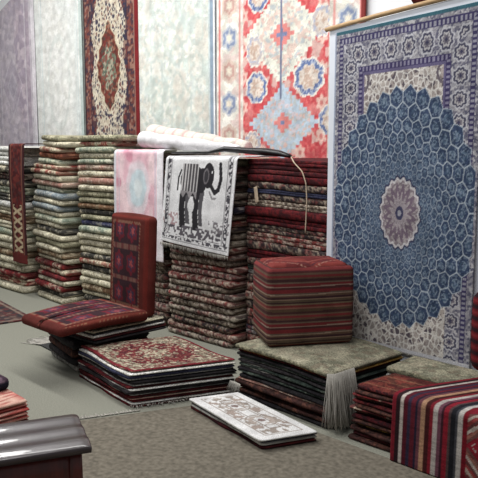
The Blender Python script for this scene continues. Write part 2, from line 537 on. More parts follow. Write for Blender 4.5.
def paint_elephant(U, T, W):
    H = .71
    s = U / W; t = 1 - T / H                                # t: 0 at the fold, 1 at the hem
    asp = H / W
    x = s; y = t * asp
    white = (216, 216, 217); blk = (44, 42, 46)
    col = full(U.shape, white)
    def put(m, c): 
        nonlocal col
        col = mix(col, c, m)
    e = lambda cx, cy, rx, ry: np.hypot((x - cx) / rx, (y / asp - cy) / ry)
    # legs, body, head and raised trunk
    grey = (84, 82, 86); xs_ = x
    x = (x - .075) / .90
    for cx, w0, y0, y1, c in ((.36, .034, .36, .74, grey), (.57, .030, .36, .74, grey), (.275, .046, .30, .80, blk), (.49, .044, .34, .80, blk)):
        put((np.abs(x - cx - .02 * np.sin(t * 9)) < w0 * (1 + .35 * np.abs(t - .6))) & (t > y0) & (t < y1), c)
    put(e(.39, .25, .19, .18) < 1, blk)
    put(e(.54, .24, .08, .14) < 1, blk)
    put(e(.635, .18, .085, .135) < 1, blk)
    put(seg_d(x, y, [(.68, .24), (.75, .30), (.80, .27), (.825, .18), (.80, .05)]) < .022, blk)
    put(seg_d(x, y, [(.67, .30), (.72, .36), (.77, .35)]) < .010, (140, 138, 140))
    put(seg_d(x, y, [(.20, .12), (.165, .20), (.165, .32)]) < .012, blk)
    put(e(.60, .19, .045, .085) < 1, (104, 100, 104)); put(e(.60, .19, .030, .064) < 1, (58, 56, 60))
    put(e(.685, .14, .011, .013) < 1, white)
    put(e(.40, .53, .052, .085) < 1, white)
    cloth = (x > .22) & (x < .48) & (t > .06) & (t < .42 - .03 * np.cos(x * 60))
    st = np.sin(x * 2 * PI / .048) > -.1
    put(cloth, (186, 184, 184)); put(cloth & st, (76, 73, 76)); put(cloth & (t > .375), (140, 136, 138))
    x = xs_
    # little scene along the ground
    n = vn(x * 46, t * 40, 61)
    put((t > .77) & (t < .89) & (n > .50) & band(x, .1, .9), (92, 88, 94)); put((t > .64) & (t < .78) & (x < .26) & (n > .55), (170, 144, 146))
    put((t > .66) & (t < .78) & (x > .70) & (n > .55), (120, 116, 120))
    # key border
    bl = np.minimum(x, 1 - x)
    nb = vn(x * 70, t * 60, 62) > .5
    put(band(bl, .045, .095), (205, 204, 206)); put(band(bl, .05, .09) & nb, (70, 68, 74)); put(band(bl, .098, .106), (90, 88, 92)); put(band(bl, .038, .045), (80, 78, 82))
    put((t > .90), white); put(band(t, .905, .945) & (vn(x * 60, t * 60, 63) > .5), (82, 80, 86)); put(band(t, .955, .965), (120, 120, 124))
    put((bl < .02), (226, 226, 228))
    return col


def paint_pink(U, T, W):
    u = U / W; t = T
    col = full(U.shape, (216, 176, 186))
    col = mix(col, (230, 204, 208), sm(.4, .75, vn(U * 9, T * 7, 71)))
    col = mix(col, (196, 130, 148), sm(.62, .8, vn(U * 12, T * 9, 72)) * .7)
    d = np.hypot((u - .50) / .24, (t - .62) / .24) + .14 * (vn(U * 16, T * 16, 73) - .5)
    col = mix(col, (220, 206, 212), sm(1.1, .9, d)); col = mix(col, (196, 210, 216), sm(.8, .6, d)); col = mix(col, (214, 222, 224), sm(.4, .25, d))
    col = mix(col, (206, 190, 202), band(u, .10, .12)); col = mix(col, (206, 190, 202), band(u, .84, .86))
    col = mix(col, (226, 222, 226), u > .88); col = mix(col, (206, 206, 212), u < .05)
    col = mix(col, (222, 214, 218), t < .05)
    return col


def paint_runner(U, T, W):
    u = U / W
    col = florals(U, T, (88, 34, 34), [(70, 30, 32), (104, 46, 42), (76, 44, 44)], 30, 81)
    col = mix(col, (60, 32, 34), (u < .12) | (u > .88))
    col = mix(col, (120, 78, 66), (band(u, .12, .17) | band(u, .83, .88)))
    f = (T % .10) / .10
    zig = np.abs(f - .5) * 2
    m = (np.abs(np.abs(u - .5) * 2.4 - zig) < .30) & (T < .62) & (T > .12) & band(u, .2, .8)
    col = mix(col, (186, 168, 138), m)
    col = mix(col, (96, 40, 38), T < .10)
    return col


def paint_persian_top(U, V, W, D):
    u = U / W; v = V / D
    col = florals(U, V, (160, 150, 130), [(128, 118, 100), (176, 168, 148), (112, 70, 66), (96, 88, 76)], 62, 91)
    d = np.hypot((u - .52) / .36, (v - .5) / .36)
    r = florals(U, V, (98, 38, 42), [(74, 34, 38), (124, 66, 62), (156, 140, 120), (90, 44, 48)], 66, 92)
    col = mix(col, r, d + .09 * np.cos(np.arctan2(v - .5, u - .52) * 10) < 1)
    col = mix(col, florals(U, V, (150, 138, 118), [(112, 66, 62), (168, 158, 138), (110, 100, 86)], 62, 93), d + .09 * np.cos(np.arctan2(v - .5, u - .52) * 8) < .42)
    e = np.minimum(np.minimum(u, 1 - u), np.minimum(v, 1 - v))
    col = mix(col, (108, 34, 42), e < .028)
    col = mix(col, (104, 60, 58), band(e, .075, .09))
    return col


def paint_white_top(U, V, W, D):
    u = U / W; v = V / D
    w = (214, 213, 212)
    col = full(U.shape, w)
    e = np.minimum(np.minimum(U, W - U), np.minimum(V, D - V))
    n = cellnoise(U * 40, V * 40, 95)[0]
    col = mix(col, (150, 138, 130), band(e, .045, .056)); col = mix(col, (150, 140, 132), band(e, .062, .115) & (n > .45)); col = mix(col, (140, 128, 120), band(e, .118, .128))
    for cu in (.31, .66):
        d = np.hypot((U - cu * W) / .085, (V - .5 * D) / .085)
        col = mix(col, (150, 140, 132), band(d, .88, 1.0)); col = mix(col, (170, 158, 150), band(d, .5, .8) & (n > .4)); col = mix(col, (130, 112, 108), d < .25)
        for sx in (-1, 1):
            for sy in (-1, 1):
                q = np.hypot((U - cu * W - sx * .09) / .03, (V - .5 * D - sy * .075) / .03)
                col = mix(col, (160, 146, 138), (q < 1) & (n > .35))
    return col


KSTR = [((120, 30, 42), 2), ((44, 26, 30), 2.2), ((188, 178, 170), 1.6), ((84, 26, 38), 2.0), ((52, 44, 64), 1.6), ((96, 32, 44), 1.8), ((40, 34, 52), 1.2), ((104, 62, 70), 1.5),
        ((178, 138, 110), 2.4), ((70, 30, 30), 1.8), ((132, 34, 46), 1.6), ((186, 178, 172), 2.0), ((112, 70, 84), 1.6), ((60, 30, 40), 1.2), ((140, 34, 48), 2.0),
        ((84, 66, 66), 1.4), ((34, 34, 40), 2.0), ((70, 70, 76), 1.0), ((192, 186, 180), 2.0), ((118, 24, 36), 2.2)]


def paint_striped(U, T, W, fw=.40, top=.44):
    tot = sum(w for _, w in KSTR); col = full(U.shape, (110, 26, 40))
    a = 0
    for c, w in KSTR:
        b = a + w / tot * fw
        col = mix(col, c, band(U, a, b)); a = b
    # red diamond field beyond the stripes
    fx = U - fw
    inf = fx > 0
    d = np.abs(fx - .26) / .26 + np.abs(T - .20) / .24
    fld = full(U.shape, (128, 30, 44))
    for k, c in enumerate([(112, 74, 70), (150, 100, 88), (188, 176, 166), (96, 58, 56), (140, 62, 60), (176, 160, 148), (100, 64, 60)]):
        fld = mix(fld, c, band(d, 1.02 + k * .085, 1.06 + k * .085 + .04))
    fld = mix(fld, (150, 36, 52), d < 1)
    fld = mix(fld, (200, 180, 176), (d < .92) & (vn(fx * 60, T * 60, 97) > .66))
    col = mix(col, fld, inf)
    return mix(col, col * .82, (vn(U * 20, T * 160, 98) > .55) * .6)


# ------------------------------------------------------------------ folded rugs
STY = {
 # base, patch colours, amount of patches, speckle colour, amount
 'cream':  dict(b=(190, 184, 162), p=[(164, 158, 138), (200, 194, 174)], a=.35, s=(124, 116, 98), sa=.25, w='cream'),
 'white':  dict(b=(206, 204, 196), p=[(188, 188, 184), (214, 212, 206)], a=.4, s=(160, 158, 150), sa=.2, w='off-white'),
 'olive':  dict(b=(154, 150, 126), p=[(132, 130, 108), (172, 166, 142)], a=.4, s=(96, 92, 76), sa=.3, w='olive grey'),
 'green':  dict(b=(168, 168, 146), p=[(184, 184, 166), (122, 134, 120)], a=.4, s=(100, 110, 98), sa=.3, w='pale green'),
 'blue':   dict(b=(148, 152, 148), p=[(168, 168, 160), (120, 130, 136)], a=.4, s=(94, 106, 118), sa=.3, w='grey blue'),
 'pinky':  dict(b=(178, 162, 144), p=[(150, 108, 98), (184, 172, 156)], a=.45, s=(130, 100, 90), sa=.3, w='pinkish beige'),
 'creamred': dict(b=(182, 172, 150), p=[(122, 48, 46), (134, 66, 58)], a=.42, s=(118, 92, 80), sa=.3, w='cream and red'),
 'redcream': dict(b=(118, 44, 44), p=[(170, 158, 138), (84, 32, 36)], a=.36, s=(70, 34, 36), sa=.4, w='red and cream'),
 'rust':   dict(b=(128, 74, 58), p=[(150, 104, 82), (104, 54, 46)], a=.45, s=(90, 56, 46), sa=.3, w='rust red'),
 'dark':   dict(b=(178, 170, 150), p=[(44, 44, 44), (60, 58, 56)], a=.56, s=(60, 58, 54), sa=.4, w='cream and black'),
 'navy':   dict(b=(146, 146, 140), p=[(44, 46, 74), (52, 54, 84)], a=.60, s=(60, 62, 88), sa=.4, w='cream and navy'),
 'brown':  dict(b=(172, 160, 136), p=[(102, 72, 52), (120, 92, 70)], a=.45, s=(96, 78, 62), sa=.35, w='beige and brown'),
 'm_grey': dict(b=(134, 122, 108), p=[(164, 154, 138), (90, 70, 62)], a=.55, s=(72, 60, 54), sa=.42, w='speckled grey brown'),
 'm_red':  dict(b=(128, 60, 56), p=[(160, 146, 130), (98, 46, 46)], a=.5, s=(76, 48, 46), sa=.42, w='speckled red'),
 'm_cream': dict(b=(152, 142, 128), p=[(110, 58, 58), (180, 172, 158)], a=.5, s=(72, 60, 58), sa=.42, w='speckled cream'),
 'm_dark': dict(b=(84, 68, 60), p=[(132, 120, 106), (100, 46, 46)], a=.5, s=(36, 30, 34), sa=.5, w='speckled dark brown'),
 'm_navy': dict(b=(70, 66, 80), p=[(136, 128, 124), (104, 44, 52)], a=.5, s=(40, 38, 52), sa=.5, w='speckled navy'),
 'dred':   dict(b=(84, 24, 28), p=[(98, 34, 36), (66, 22, 26)], a=.5, s=(48, 22, 26), sa=.45, w='plain dark red'),
 'maroon': dict(b=(70, 26, 30), p=[(98, 40, 40), (54, 24, 28)], a=.5, s=(44, 24, 28), sa=.4, w='maroon'),
 'dbrown': dict(b=(84, 54, 46), p=[(60, 38, 36), (112, 74, 60)], a=.5, s=(48, 34, 32), sa=.4, w='dark brown'),
 'dgreen': dict(b=(56, 66, 60), p=[(96, 104, 94), (40, 48, 46)], a=.45, s=(36, 42, 40), sa=.4, w='dark green'),
 'black':  dict(b=(44, 42, 44), p=[(60, 56, 58), (34, 32, 36)], a=.4, s=(30, 28, 30), sa=.3, w='black'),
 'navyp':  dict(b=(46, 48, 66), p=[(60, 62, 84), (38, 40, 56)], a=.4, s=(34, 36, 56), sa=.3, w='navy blue'),
 'grey':   dict(b=(128, 126, 122), p=[(150, 148, 142), (104, 102, 100)], a=.4, s=(86, 84, 84), sa=.3, w='grey'),
 'sage':   dict(b=(120, 116, 96), p=[(138, 134, 112), (98, 96, 80)], a=.5, s=(84, 82, 70), sa=.35, w='grey green'),
 'scarlet': dict(b=(168, 60, 58), p=[(196, 120, 108), (150, 44, 48)], a=.5, s=(206, 170, 156), sa=.3, w='bright red'),
 'salmon': dict(b=(196, 142, 128), p=[(210, 176, 160), (176, 84, 80)], a=.55, s=(160, 84, 78), sa=.3, w='salmon pink'),
 'gold':   dict(b=(150, 118, 60), p=[(120, 44, 44), (168, 140, 84)], a=.45, s=(86, 56, 40), sa=.3, w='gold and red'),
}


def rugcol(sty, X, S, seed, horiz=False):
    st = STY[sty]
    col = full(X.shape, st['b'])
    off = seed * 3.71
    kx, ks = (11, 18) if not sty.startswith('m_') else (24, 40)
    if sty in ('dred', 'maroon', 'black', 'navyp', 'grey', 'white'): kx, ks = 4, 40
    n = vn(X * kx + off, S * ks + off, seed); n2 = vn(X * kx * 1.7 + off, S * ks * 1.3, seed + 1)
    t = 1 - st['a']
    # patterned rugs change along their length, as borders and fields pass over the fold
    drift = (vn(X * 2.3 + off, 0 * X, seed + 5) - .5) * .55
    col = mix(col, st['p'][0], sm(t - .06 - .1, t + .02 - .1, n + drift) * .9)
    col = mix(col, st['p'][1], sm(.60, .68, n2) * .7)
    v, g = cellnoise(X * 62 + off, S * 62 + off, seed)
    col = mix(col, st['s'], (v < st['sa']) * .8)
    if sty.startswith('m_'): col = mix(col, (166, 156, 144), (v > .80) * (.75 if sty in ('m_grey', 'm_cream', 'm_red') else .22))
    else: col = mix(col, np.minimum(np.array(st['b']) * 1.18, 225), (v > .85) * .5)
    return col


def folded(w, d, h, lobes, seed, sty, sag=None, sagb=None, top=None, parallelo=None, rag=.006, seg=.011, roundx=.02, mat=None, sty2=None, flat=.5):
    """a folded rug: `lobes` layers with a rounded fold to the front, wavy edges, patterned along its length"""
    if top is not None: seg = .007
    nx = max(14, int(w / seg)); xs = np.linspace(0, w, nx)
    hl = h / lobes
    prof = []; lob = []                                     # (y, z, s, lobe)
    s = 0
    na = 7 if lobes < 3 else 5
    for k in range(lobes):
        for a in np.linspace(-PI / 2, PI / 2, na):
            prof.append((-hl * flat * max(math.cos(a), 0) ** .6, (k + .5) * hl + hl / 2 * math.sin(a) * .985, k * hl * 1.5 + (a / PI + .5) * hl * 1.5)); lob.append(k)
    nd = max(5, int(d / .05)) if top is None else max(8, int(d / .007))
    for y in np.linspace(0, d, nd)[1:]:
        prof.append((y, h, lobes * hl * 1.5 + y)); lob.append(lobes - 1)
    for k in range(lobes - 1, -1, -1):
        prof.append((d + hl * .3, (k + .5) * hl, k * hl)); lob.append(k)
    for y in np.linspace(d, 0, 4)[:-1]:
        prof.append((y, 0, -y)); lob.append(0)
    pr = np.array(prof); lob = np.array(lob); m = len(pr)
    X, I = np.meshgrid(xs, np.arange(m), indexing='ij')
    Yp = pr[:, 0][I]; Zp = pr[:, 1][I]; Sp = pr[:, 2][I]; Lb = lob[I]
    rr = np.random.RandomState(seed)
    loff = rr.uniform(-1, 1, lobes) * rag
    front = np.clip(1 - Yp / .12, 0, 1)
    Yp = Yp + front * (loff[Lb] + (vn(X * 6 + seed * 1.3, Lb * 3.1, seed) - .5) * rag * 2.2)
    # rounded ends
    ed = np.minimum(X, w - X)
    k = np.clip(ed / roundx, 0, 1); k = np.sqrt(1 - (1 - k) ** 2)
    kp = np.clip(ed / (roundx * (3.5 if parallelo is None else .8)), 0, 1); kp = np.sqrt(1 - (1 - kp) ** 2)
    Zc = (Lb + .5) * hl
    kk = .35 + .65 * k
    isedge = (pr[:, 0] > .0)[I] & (pr[:, 0] < d)[I]
    Zp = Zc + (Zp - Zc) * kk
    Yp = Yp + (1 - kp) * front * roundx * (2.4 if parallelo is None else .7) * (Yp < d * .5)
    Xo = X + (rr.uniform(-1, 1, lobes) * rag * 1.2)[Lb] * np.where(X > w / 2, 1, -1) * (X > w * .9) + (rr.uniform(-1, 1, lobes) * rag * 1.2)[Lb] * (X < w * .1)
    if sag is not None:
        rel = np.clip(Zp / h, 0, 1)
        Zp = .0006 + Zp * (1 - .0012 / h)
        Zp = Zp + (sagb or sag)(X) * (1 - rel) + sag(X) * rel
    else:
        Zp = .0006 + Zp * (1 - .0012 / h)
    if top is not None:
        U = X; Vv = np.clip(pr[:, 0][I], 0, d)
        tc = top(U, Vv)
        col = rugcol(sty, X, Sp, seed)
        col = np.where(((I >= lobes * na - 2) & (I < lobes * na + nd - 1))[..., None], tc, col)
    else:
        col = rugcol(sty, X, Sp, seed)
        if sty2:
            c2 = rugcol(sty2, X, Sp, seed + 50)
            col = np.where((Lb % 2 == 1)[..., None], c2, col)
    P = np.stack([Xo - w / 2, Yp, Zp], -1)
    if parallelo is not None:                               # shear into the way it really lies
        e1, e2 = parallelo
        P = np.stack([(Xo / w - .5) * e1[0] + (Yp / d) * e2[0], (Xo / w - .5) * e1[1] + (Yp / d) * e2[1], Zp], -1)
    V = P.reshape(-1, 3); F = []
    idx = np.arange(nx * m).reshape(nx, m)
    a = idx[:-1]; b = idx[1:]
    a2 = np.roll(a, -1, 1); b2 = np.roll(b, -1, 1)
    F = np.stack([a, a2, b2, b], -1).reshape(-1, 4)[:, ::-1].tolist()
    # end caps (the layers seen from the side)
    c0 = len(V); V = np.vstack([V, P[0].mean(0) , P[-1].mean(0)])
    cols = np.vstack([col.reshape(-1, 3), col[0].mean(0) * .8, col[-1].mean(0) * .8])
    for i in range(m):
        j = (i + 1) % m
        F.append((int(idx[0, i]), int(idx[0, j]), c0)); F.append((int(idx[-1, j]), int(idx[-1, i]), c0 + 1))
    return V, F, cols


ORD = ['topmost', 'second', 'third', 'fourth', 'fifth', 'sixth', 'seventh', 'eighth', 'ninth', 'tenth', 'eleventh', 'twelfth', 'thirteenth', 'fourteenth', 'fifteenth',
       'sixteenth', 'seventeenth', 'eighteenth', 'nineteenth', 'twentieth', 'twenty-first', 'twenty-second', 'twenty-third', 'twenty-fourth', 'twenty-fifth', 'twenty-sixth',
       'twenty-seventh', 'twenty-eighth', 'twenty-ninth', 'thirtieth', 'thirty-first', 'thirty-second']


def stack(x0, x1, y, d, styles, H, where, group, rotz=0.0, lobes=(1, 1, 2), seed=0, jit=.02, sagamp=.01, tilt=0.0, over=None, z0=0.0, hs=None, flat=.5, mat=None, pitchk=1.0, wjit=.02, rag=.006):
    """a pile of folded rugs, each its own object; styles run from the top down"""
    rnd = random.Random(seed)
    n = len(styles)
    if hs is None:
        hs = [rnd.uniform(.85, 1.15) for _ in styles]
    tot = sum(hs); hs = [q / tot * (H - z0) for q in hs]
    W = x1 - x0
    z = z0
    out = []
    for k in range(n - 1, -1, -1):
        h = hs[k]
        ov = (over or {}).get(k, (0, 0))
        a = x0 + ov[0] + rnd.uniform(-wjit, wjit) * .6; b = x1 + ov[1] + rnd.uniform(-wjit, wjit) * .6
        def mk(zz, a=a):
            rise = (zz - z0) / max(H - z0, .01)
            amp = sagamp * min(1, rise * 2.5)
            return lambda X: amp * (vn((X + a) * 3.1, 0 * X, seed) - .5) * 2 + tilt * min(1, rise * 2) * (X + a - x0 - W / 2)
        sag = mk(z + h); sagb = mk(z)
        sd = seed * 100 + k
        sty = styles[k]; s2 = None
        if '+' in sty: sty, s2 = sty.split('+')
        V, F, K = folded(b - a, d, h, rnd.choice(lobes), sd, sty, sag, sagb, sty2=s2, flat=flat, rag=rag)
        cx, cy = (x0 + x1) / 2, y
        ca, sa = math.cos(rotz), math.sin(rotz)
        lx = (a + b) / 2 - cx; ly = rnd.uniform(-jit, jit) * .5
        o = make('folded_rug', V, F, mat or SPECKLE, K, None, (cx + lx * ca - ly * sa, cy + lx * sa + ly * ca, z), rotz)
        desc = STY[sty]['w'] + ((' and ' + STY[s2]['w']) if s2 else '')
        pos = 'topmost' if k == 0 else ('lowest' if k == n - 1 else ORD[k] + ' from top')
        tag(o, f'{desc} folded rug, {pos} of {where}', 'rug', group)
        z += h
        out.append(o)
    return out[::-1]


# ================================================================== THE SETTING
def box(name, x0, x1, y0, y1, z0, z1, mat, parent=None, rotz=0.0, bev=.0):
    V, F, K = rbox(x1 - x0, y1 - y0, z1 - z0, min(bev, (z1 - z0) * .49) if bev else .0005, max(x1 - x0, y1 - y0, z1 - z0) / 3.5, lambda f, a, b, p: full(a.shape, (200, 200, 200)))
    return make(name, V, F, mat, None, parent, ((x0 + x1) / 2, (y0 + y1) / 2, z0), rotz, smooth=False)


def quadslab(name, pts, z0, z1, mat):
    n = len(pts)
    V = [(x, y, z0) for x, y in pts] + [(x, y, z1) for x, y in pts]
    F = [tuple(range(n))[::-1], tuple(range(n, 2 * n))] + [(i, (i + 1) % n, n + (i + 1) % n, n + i) for i in range(n)]
    return make(name, V, F, mat, smooth=False)


tag(quadslab('floor', [(-12, -3), (3, -3), (3, 4.85), (-12, 4.85)], -.05, 0, FLOORM), kind='structure')
tag(box('wall_back', -12, 3, 4.76, 4.9, 0, 4.2, WALLM), kind='structure')

carpet = quadslab('carpet', [(-3.94, .8), (.8, .3), (.8, 2.90), (-3.03, 2.90)], 0, .006, BEIGE)
tag(carpet, 'worn beige carpet covering the grey floor in front of the low rug stacks', 'carpet')

fringe('fringe', [(-3.50, 1.865, .005), (-3.28, 2.40, .005)], (-.85, .3, 0), .045, 120, parent=carpet, seed=60, curl=.3, wdt=.007)

# ================================================================== RUGS ON THE BACK WALL
def wallrug(name, x0, x1, z0, paint, label, seed, y=4.72, tops=None, z1=4.0):
    o = hang(name, x0, x1, z0, z1, y, paint, seed=seed, tops=tops)
    return tag(o, label, 'rug', 'rugs hung on the back wall')


wallrug('hanging_rug', -9.75, -8.64, 1.0, paint_mauve, 'faded mauve rug hung on back wall, leftmost of the wall rugs', 1,
        tops=lambda U: 3.36 + .26 * np.clip(U / .62, 0, 1) ** .7 + 0 * U)
wallrug('hanging_rug', -8.61, -7.50, 1.0, paint_cream, 'plain washed-out cream rug hung between mauve rug and dark medallion rug', 2)
wallrug('hanging_rug', -7.48, -6.36, 1.0, paint_medal, 'dark red Persian rug with slim diamond medallion hung on back wall', 3)
wallrug('hanging_rug', -6.34, -5.13, 1.0, paint_pale_green, 'mottled pale green rug with blue right edge hung on back wall', 4)
wallrug('hanging_rug', -5.10, -3.37, 1.0, paint_red_pink, 'bright red rug with cream and pale blue medallions hung on back wall', 5)

# ================================================================== TALL STACKS
Astk = ['white', 'white', 'dark', 'm_dark', 'dark', 'green', 'dark', 'white', 'cream', 'brown', 'cream', 'green', 'cream', 'cream', 'brown', 'cream', 'cream', 'redcream', 'creamred', 'cream']
stack(-7.95, -6.93, 3.62, .75, Astk, 1.585, 'stack left of the red runner', 'folded rugs left of the runner', seed=2, lobes=(1, 1, 2), tilt=-.02, flat=.8,
      hs=[1.3, 1.3] + [1] * 18)
Bstk = ['olive', 'cream', 'creamred', 'rust', 'green', 'creamred', 'creamred', 'cream', 'pinky', 'green', 'blue', 'cream', 'blue', 'cream', 'green', 'cream', 'dark', 'cream', 'olive', 'cream', 'brown', 'cream', 'redcream',
        'creamred', 'redcream', 'cream', 'redcream', 'dark', 'cream']
stack(-6.80, -6.16, 3.65, .72, Bstk, 1.70, 'stack right of the red runner', 'folded rugs right of the runner', rotz=math.radians(-5), seed=3, lobes=(1, 1, 1), tilt=-.04,
      over={0: (.26, .01), 1: (.24, .01), 2: (.22, 0), 3: (.16, 0), 4: (.12, 0), 5: (.03, 0)}, jit=.05, wjit=.06, flat=.8)
Cstk = ['olive', 'creamred', 'green', 'cream', 'green', 'pinky', 'cream', 'pinky', 'cream', 'olive', 'olive', 'brown', 'dark', 'olive', 'navy', 'green', 'cream', 'cream', 'cream', 'dark', 'creamred', 'dark',
        'cream', 'cream', 'brown', 'cream', 'dark', 'brown']
stack(-6.03, -5.40, 3.74, .72, Cstk, 1.685, 'cream stack behind the floor chair', 'folded rugs behind the floor chair', seed=4, lobes=(1, 1, 1), tilt=-.012,
      over={0: (0, .10)}, jit=.04, wjit=.04, flat=.8)
Dstk = ['m_grey', 'dark', 'm_dark', 'dark', 'm_grey', 'm_red', 'm_dark', 'dark', 'm_grey', 'm_dark', 'm_navy', 'dark', 'm_dark', 'm_red', 'm_grey', 'm_dark', 'm_red', 'm_grey', 'm_dark', 'm_cream', 'm_dark', 'm_grey']
stack(-5.34, -4.72, 3.78, .66, Dstk, 1.52, 'stack behind the pink rug', 'folded rugs behind the pink rug', seed=5, lobes=(1, 1, 2), jit=.04, wjit=.05)
Estk = ['olive', 'm_red', 'm_grey', 'm_dark', 'm_red', 'm_grey', 'm_dark', 'm_navy', 'm_grey', 'm_red', 'm_dark', 'm_grey', 'm_grey', 'm_red', 'm_cream', 'm_grey', 'm_red', 'm_cream', 'm_red', 'm_grey',
        'm_cream', 'm_red', 'm_grey', 'm_cream', 'm_grey', 'm_dark', 'm_red', 'm_cream']
stack(-4.62, -3.83, 3.73, .80, Estk, 1.475, 'stack under the elephant rug', 'folded rugs under the elephant rug', seed=6, lobes=(1,), tilt=-.012, sagamp=.012, jit=.03, wjit=.05, flat=.75)
Fstk = ['dred', 'maroon', 'dred', 'm_dark', 'navyp', 'm_dark', 'm_grey', 'dred', 'dred', 'm_dark', 'm_red', 'm_dark', 'dred', 'm_dark', 'dgreen', 'grey', 'm_dark', 'm_red', 'm_red', 'm_dark', 'm_red', 'm_dark', 'm_navy', 'm_red', 'm_dark']
Fh = [.8, 1.3, 1, 1, .6, .9, .9, 1.3, 1.1, 1.2, 1.2, 1.2, 1.2, 1, .7, .6, 1.2, 1.3, 1.2, 1.2, 1.2, 1.2, 1.2, 1.2, 1.2]
stack(-3.79, -2.68, 3.80, .70, Fstk, 1.475, 'dark red stack behind the striped pouf', 'folded rugs behind the striped pouf', seed=7, lobes=(1, 2), hs=Fh, tilt=-.01, sagamp=.008, jit=.015, flat=.3, rag=.004)

# hanging pieces on the stacks
o = drape('runner_rug', -7.04, -6.71, [(3.50, .36), (3.502, .9)] + bend(3.505, 1.618, .03) + [(4.2, 1.618)], paint_runner, seed=11, wave=.01, step=.01)
tag(o, 'narrow dark red runner with cream zigzag hung down between two left stacks', 'rug')
o = drape('pink_rug', -5.355, -4.645, [(3.672, .60), (3.675, 1.1)] + bend(3.68, 1.555, .035) + [(4.35, 1.555)], paint_pink, seed=12, wave=.008, step=.01)
tag(o, 'pale pink washed rug with blue oval hung above the floor chair back', 'rug')
ep = [(3.628, .775), (3.632, 1.1)] + bend(3.635, 1.503, .035) + [(4.05, 1.507)]
o = drape('elephant_rug', -4.63, -3.80, ep, lambda U, T, W: paint_elephant(U, np.minimum(T, .71), W), seed=13, wave=.008, step=.006, skewx=-.06, shear=.12, shear_from=0)
tag(o, 'white hanging rug with a black elephant draped over tall stack front', 'rug')
f = fringe('fringe', [(-.41, -.004, .012), (.41, -.004, -.03)], (0, -.05, -1), .028, 130, parent=o, seed=3, zmin=-1, curl=.1, wdt=.007)

# rolls on top of the stacks
def rollcol(stripes, base, sd):
    def fn(s, k):
        c = np.array(base, float)
        if stripes and (s * 10) % 1 < .14: c = c * .4 + np.array((206, 150, 150)) * .6
        return c * (1 - .06 * random.Random(int(s * 40) * 31 + int(k * 10) + sd).random())
    return fn


def roll(name, p0, p1, r0, r1, cf, label, sq=1.0, turns=3):
    n = 110
    ts = np.linspace(0, 1, n)
    p0 = np.array(p0, float); p1 = np.array(p1, float)
    pts = np.array([(p1 - p0) * t + [0, 0, .004 * math.sin(t * 23)] for t in ts])
    rad = (r0 + (r1 - r0) * ts) * (1 + .03 * np.sin(ts * 31))
    rad[0] *= .9; rad[-1] *= .8
    o = tube(name, pts, rad, WEAVE, 22, cf, loc=tuple(p0), squash=sq)
    # the coiled end of the roll
    V = []; F = []; K = []
    d = (p1 - p0) / np.linalg.norm(p1 - p0)
    m = 60
    a = np.cross(d, [0, 0, 1.0]); a /= np.linalg.norm(a); b = np.cross(a, d)
    for i in range(m):
        t = i / (m - 1) * turns * 2 * PI; rr = r0 * .92 * (1 - i / m * .85)
        q = (a * math.cos(t) + b * math.sin(t) * sq)
        V += [q * rr - d * .004, q * (rr - r0 * .16) - d * .004, q * (rr - r0 * .16) + d * .05, q * rr + d * .05]
        K += [(176, 150, 140)] * 4
    for i in range(m - 1):
        for k in range(4):
            k2 = (k + 1) % 4
            F.append((4 * i + k, 4 * i + 4 + k, 4 * i + 4 + k2, 4 * i + k2))
    make('roll_end', V, F, WEAVE, np.array(K), parent=o)
    return tag(o, label, 'rug', 'rolled rugs on the stacks')


r1 = roll('rolled_rug', (-5.24, 4.03, 1.703), (-3.93, 3.98, 1.572), .086, .05, rollcol(True, (206, 200, 190), 1), 'cream rolled rug with pink stripes lying behind the white roll', sq=.95)
r2 = roll('rolled_rug', (-5.06, 3.79, 1.643), (-3.86, 3.80, 1.556), .075, .035, rollcol(False, (212, 210, 212), 2), 'plain white rolled rug lying above the elephant rug', sq=.95)
fringe('fringe', [(0, -.05, -.04), (0, .05, .02)], (-.6, -.3, -.5), .09, 46, parent=r1, seed=5, zmin=-1, wdt=.01)
fringe('fringe', [(0, -.05, -.03), (0, .05, .03)], (-.8, -.2, -.3), .05, 40, parent=r2, seed=6, zmin=-1, wdt=.01)

pts = np.array([(-4.50, 3.66, 1.528), (-4.3, 3.655, 1.530), (-4.05, 3.66, 1.532), (-3.9, 3.685, 1.558), (-3.78, 3.80, 1.545), (-3.66, 3.90, 1.535), (-3.55, 3.92, 1.525), (-3.43, 3.90, 1.505)])
o = tube('plastic_wrap', pts - pts[0], [.012, .014, .016, .03, .034, .042, .034, .02], BLACKM, 12, squash=.7, loc=tuple(pts[0]))
tag(o, 'crumpled strip of black plastic wrap lying along the stack tops', 'plastic wrap')
pts = [(-3.37, 3.88, 1.505), (-3.32, 3.79, 1.498), (-3.27, 3.765, 1.46), (-3.19, 3.76, 1.40), (-3.155, 3.76, 1.32), (-3.145, 3.76, 1.2), (-3.15, 3.76, 1.08), (-3.155, 3.76, .97)]
pts = np.array(pts); tt = np.linspace(0, 1, 30); s = np.linspace(0, 1, len(pts))
pts = np.stack([np.interp(tt, s, pts[:, k]) for k in range(3)], 1)
o = tube('cord', pts - pts[0], .0045, CORDM, 8, loc=tuple(pts[0]))
tag(o, 'thin pale cord hanging down the dark red stack', 'cord')
V, F, K = rbox(.035, .006, .12, .0025, .01, lambda f, a, b, p: full(a.shape, (170, 140, 110)), warp=lambda p: p + np.stack([.1 * p[..., 2], 0 * p[..., 0], 0 * p[..., 0]], -1))
o = make('hanging_tag', V, F, CORDM, None, None, (-3.63, 3.768, 1.16)); o.rotation_euler = (0, math.radians(-14), 0)
tag(o, 'small beige paper tag hanging beside the elephant rug', 'tag')

